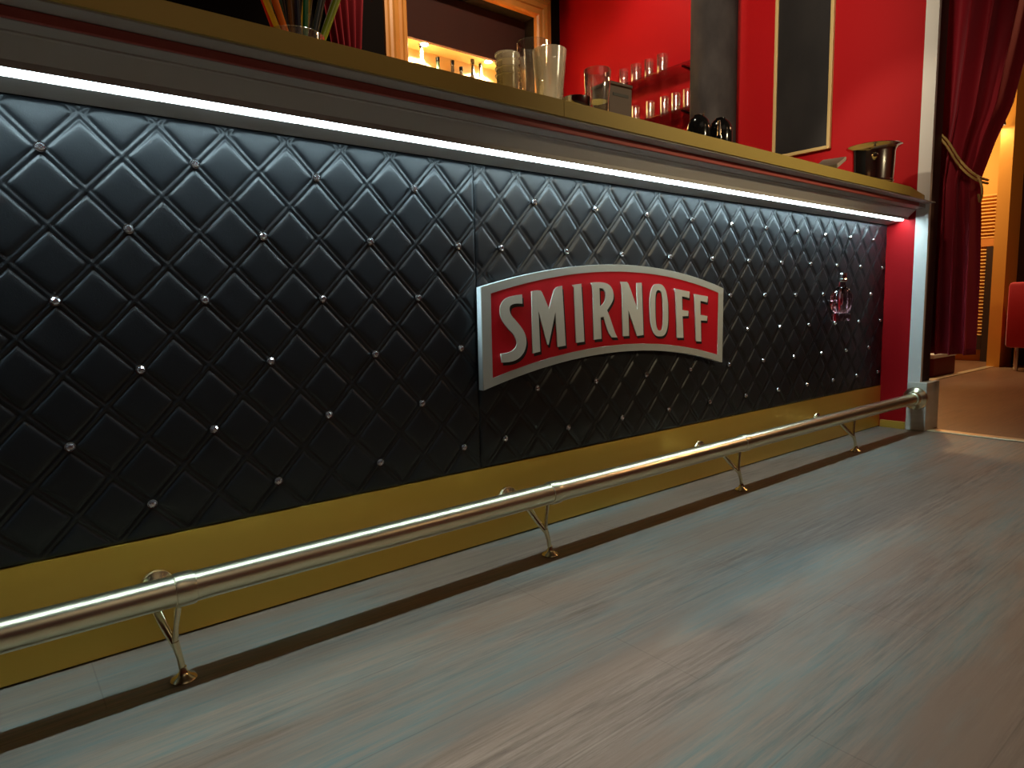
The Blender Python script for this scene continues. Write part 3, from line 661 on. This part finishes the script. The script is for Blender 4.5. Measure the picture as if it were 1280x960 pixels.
tag(obj('floor_strip', box(4.0, 7.1, .50, .56, .0004, .006, .002), M['threshold']), 'narrow bright floor strip leading to the orange post', 'threshold')
slab('wall_far', M['orange'], 7.75, 7.85, .47, 3.4, 0, CEIL, 'orange lit wall of the room beyond the curtain', 'wall')
slab('wall_far_dark', M['darkwood'], 7.45, 7.55, -4.5, .459, 0, CEIL, 'dark brown wall behind the red sofa', 'wall')
slab('wall_side_room', M['darkred'], 3.5, 9, 3.3, 3.4, 0, CEIL, 'dark red side wall of the far room', 'wall')
slab('trim_4', M['orange'], 7.1, 7.55, .46, .56, 0, CEIL, 'orange square post beyond the curtain', 'trim')
lv = empty('louvred_shutter', (7.70, .8, 0)); tag(lv, 'pale louvred shutter on the orange wall behind the orange post', 'shutter')
obj('stile', box(-.03, .03, -.13, -.03, .0, 1.13), M['darkwood'], lv)
obj('lock_rail', box(-.03, .03, -.13, .62, 1.135, 1.21), M['wood_frame'], lv)
def slats(y0, y1, z0, z1, pitch):
    bm = bmesh.new(); z = z0
    while z < z1:
        a = [bm.verts.new(p) for p in ((-.02, y0, z), (-.026, y0, z+.004), (.012, y0, z+pitch*.72), (.018, y0, z+pitch*.66))]
        b = [bm.verts.new(p) for p in ((-.02, y1, z), (-.026, y1, z+.004), (.012, y1, z+pitch*.72), (.018, y1, z+pitch*.66))]
        for i in range(4): bm.faces.new((a[i], a[(i+1) % 4], b[(i+1) % 4], b[i]))
        bm.faces.new(a[::-1]); bm.faces.new(b); z += pitch
    return bm
obj('louvres', slats(-.13, .62, 1.215, 1.63, .0335), M['louvre'], lv)
obj('louvres', slats(-.028, .62, .26, 1.13, .0335), M['louvre'], lv)
obj('lower_rail', box(-.03, .03, -.028, .62, .12, .25), M['darkwood'], lv)
pf = empty('low_bench', (6.05, .73, 0)); tag(pf, 'low dark red bench with pale top beyond the curtain bottom', 'bench')
obj('body', box(-.2, .3, -.15, .25, 0, .150, .01), M['darkred'], pf)
obj('top', box(-.205, .305, -.155, .255, .1505, .185, .008), M['white'], pf)
sf = empty('red_sofa', (6.86, -.35, 0)); tag(sf, 'red upholstered sofa in the dark far room beside the orange post', 'sofa')
obj('back', box(-.09, .06, -.7, .70, .20, .76, .03), M['sofa'], sf, True)
obj('seat', box(.062, .5, -.7, .70, .20, .45, .03), M['sofa'], sf, True)
for x in (-.04, .44):
    for y in (-.6, .62): obj('leg', tube([(x, y, 0), (x, y, .2)], .018, 12), M['chrome'], sf, True)
ds = empty('ceiling_spotlight', (7.0, .56, 2.16)); tag(ds, 'bright spotlight high beside the orange post in the far room', 'lamp')
obj('housing', lathe([(0, .05), (.05, .05), (.055, .0), (.06, -.03), (.052, -.03), (.045, -.005), (0, -.005)], 24), M['darkwood'], ds, True)
obj('lens', lathe([(0, -.022), (.044, -.022), (.044, -.008), (0, -.008)], 24), M['spot_lens'], ds, True)
obj('arm', tube([(0, 0, .045), (.02, 0, .2), (.06, 0, CEIL-2.16-.001)], .01, 10), M['darkwood'], ds, True)

# ------------------------------------------------------------------ lights
def lamp(kind, name, loc, energy, col, target=None, size=.2, spot=None, blend=.5):
    L = bpy.data.lights.new(name, kind); L.energy = energy; L.color = col
    if kind == 'AREA': L.size = size
    else: L.shadow_soft_size = size
    if spot: L.spot_size = math.radians(spot); L.spot_blend = blend
    o = bpy.data.objects.new(name, L); COL.objects.link(o); o.location = loc
    if target: o.rotation_euler = (Vector(target)-Vector(loc)).to_track_quat('-Z', 'Y').to_euler()
    return o
lamp('SPOT', 'bar_spot', (1.2, -.35, 2.75), 190, (1, .86, .66), (3.38, .9, 1.75), .09, 62, .8)
lamp('SPOT', 'bar_spot', (2.0, .60, 1.98), 26, (1, .84, .62), (3.25, -.08, 1.28), .03, 40, .6)
lamp('SPOT', 'worktop_fill_spot', (.35, -.1, 2.6), 60, (1, .86, .66), (.4, -.15, 1.15), .04, 40, .8)  # unseen spot added to brighten the straws
lamp('SPOT', 'worktop_fill_spot', (1.0, .35, 2.6), 80, (1, .88, .66), (.9, -.1, 1.12), .04, 75, .8)  # unseen spot added above the cups and glasses to lift them
lamp('SPOT', 'shelf_spot', (2.75, 1.45, 3.1), 26, (1, .84, .6), (3.38, 1.35, 1.9), .08, 80, .8)
lamp('SPOT', 'frame_fill_spot', (1.9, .9, 3.1), 95, (1, .82, .56), (2.3, 2.3, 2.2), .06, 80, .8)  # unseen warm spot added to brighten the wooden frame
lamp('SPOT', 'counter_fill_spot', (2.5, -3.4, 1.9), 225, (1, .84, .52), (2.05, -.2, 1.42), .06, 42, 1.)  # unseen spot added across the room, lights the worktop edge and spares the floor
lamp('SPOT', 'counter_fill_spot', (.3, -1.9, 2.7), 13, (1, .74, .48), (.4, -.15, 1.15), .08, 36, 1.)  # weak unseen front spot added for the straws
lamp('AREA', 'ambient_fill', (.6, -3.2, 3.15), 4, (1, .78, .58), (.6, -3.2, 0), 2.2)  # unseen area light added as general ambience
lamp('POINT', 'room_lamp', (2.7, -2.9, 2.7), 7, (1, .64, .34), None, .2)
lamp('POINT', 'room_lamp', (4.9, -1.5, 2.6), 46, (1, .56, .27), None, .12)
lamp('POINT', 'far_lamp', (6.75, 1.35, 2.1), 90, (1, .66, .30), None, .1)
lamp('SPOT', 'far_floor_fill_spot', (7.0, 1.1, 2.5), 90, (1, .72, .45), (6.6, .85, 0), .08, 60, .6)  # unseen extra spot added to brighten the floor beyond the curtain
w = bpy.data.worlds.new('world'); S.world = w; w.use_nodes = True
w.node_tree.nodes['Background'].inputs[0].default_value = (.5, .4, .4, 1); w.node_tree.nodes['Background'].inputs[1].default_value = .01

# ------------------------------------------------------------------ camera
yaw, pitch, roll = .6793, .1159, -.0204
fwd = Vector((math.sin(yaw)*math.cos(pitch), math.cos(yaw)*math.cos(pitch), -math.sin(pitch)))
right = Vector((math.cos(yaw), -math.sin(yaw), 0)); up = right.cross(fwd)
r2 = right*math.cos(roll)+up*math.sin(roll); u2 = up*math.cos(roll)-right*math.sin(roll)
cam = bpy.data.cameras.new('camera'); cam.sensor_width = 36; cam.lens = 820/1280*36; cam.clip_start = .02
co = bpy.data.objects.new('camera', cam); COL.objects.link(co)
mw = Matrix((r2, u2, -fwd)).transposed().to_4x4(); mw.translation = Vector((-.1069, -1.38, .6312)); co.matrix_world = mw
S.camera = co
S.view_settings.view_transform = 'Standard'; S.view_settings.look = 'None'; S.view_settings.gamma = 1; S.view_settings.exposure = 0
S.view_settings.use_curve_mapping = False
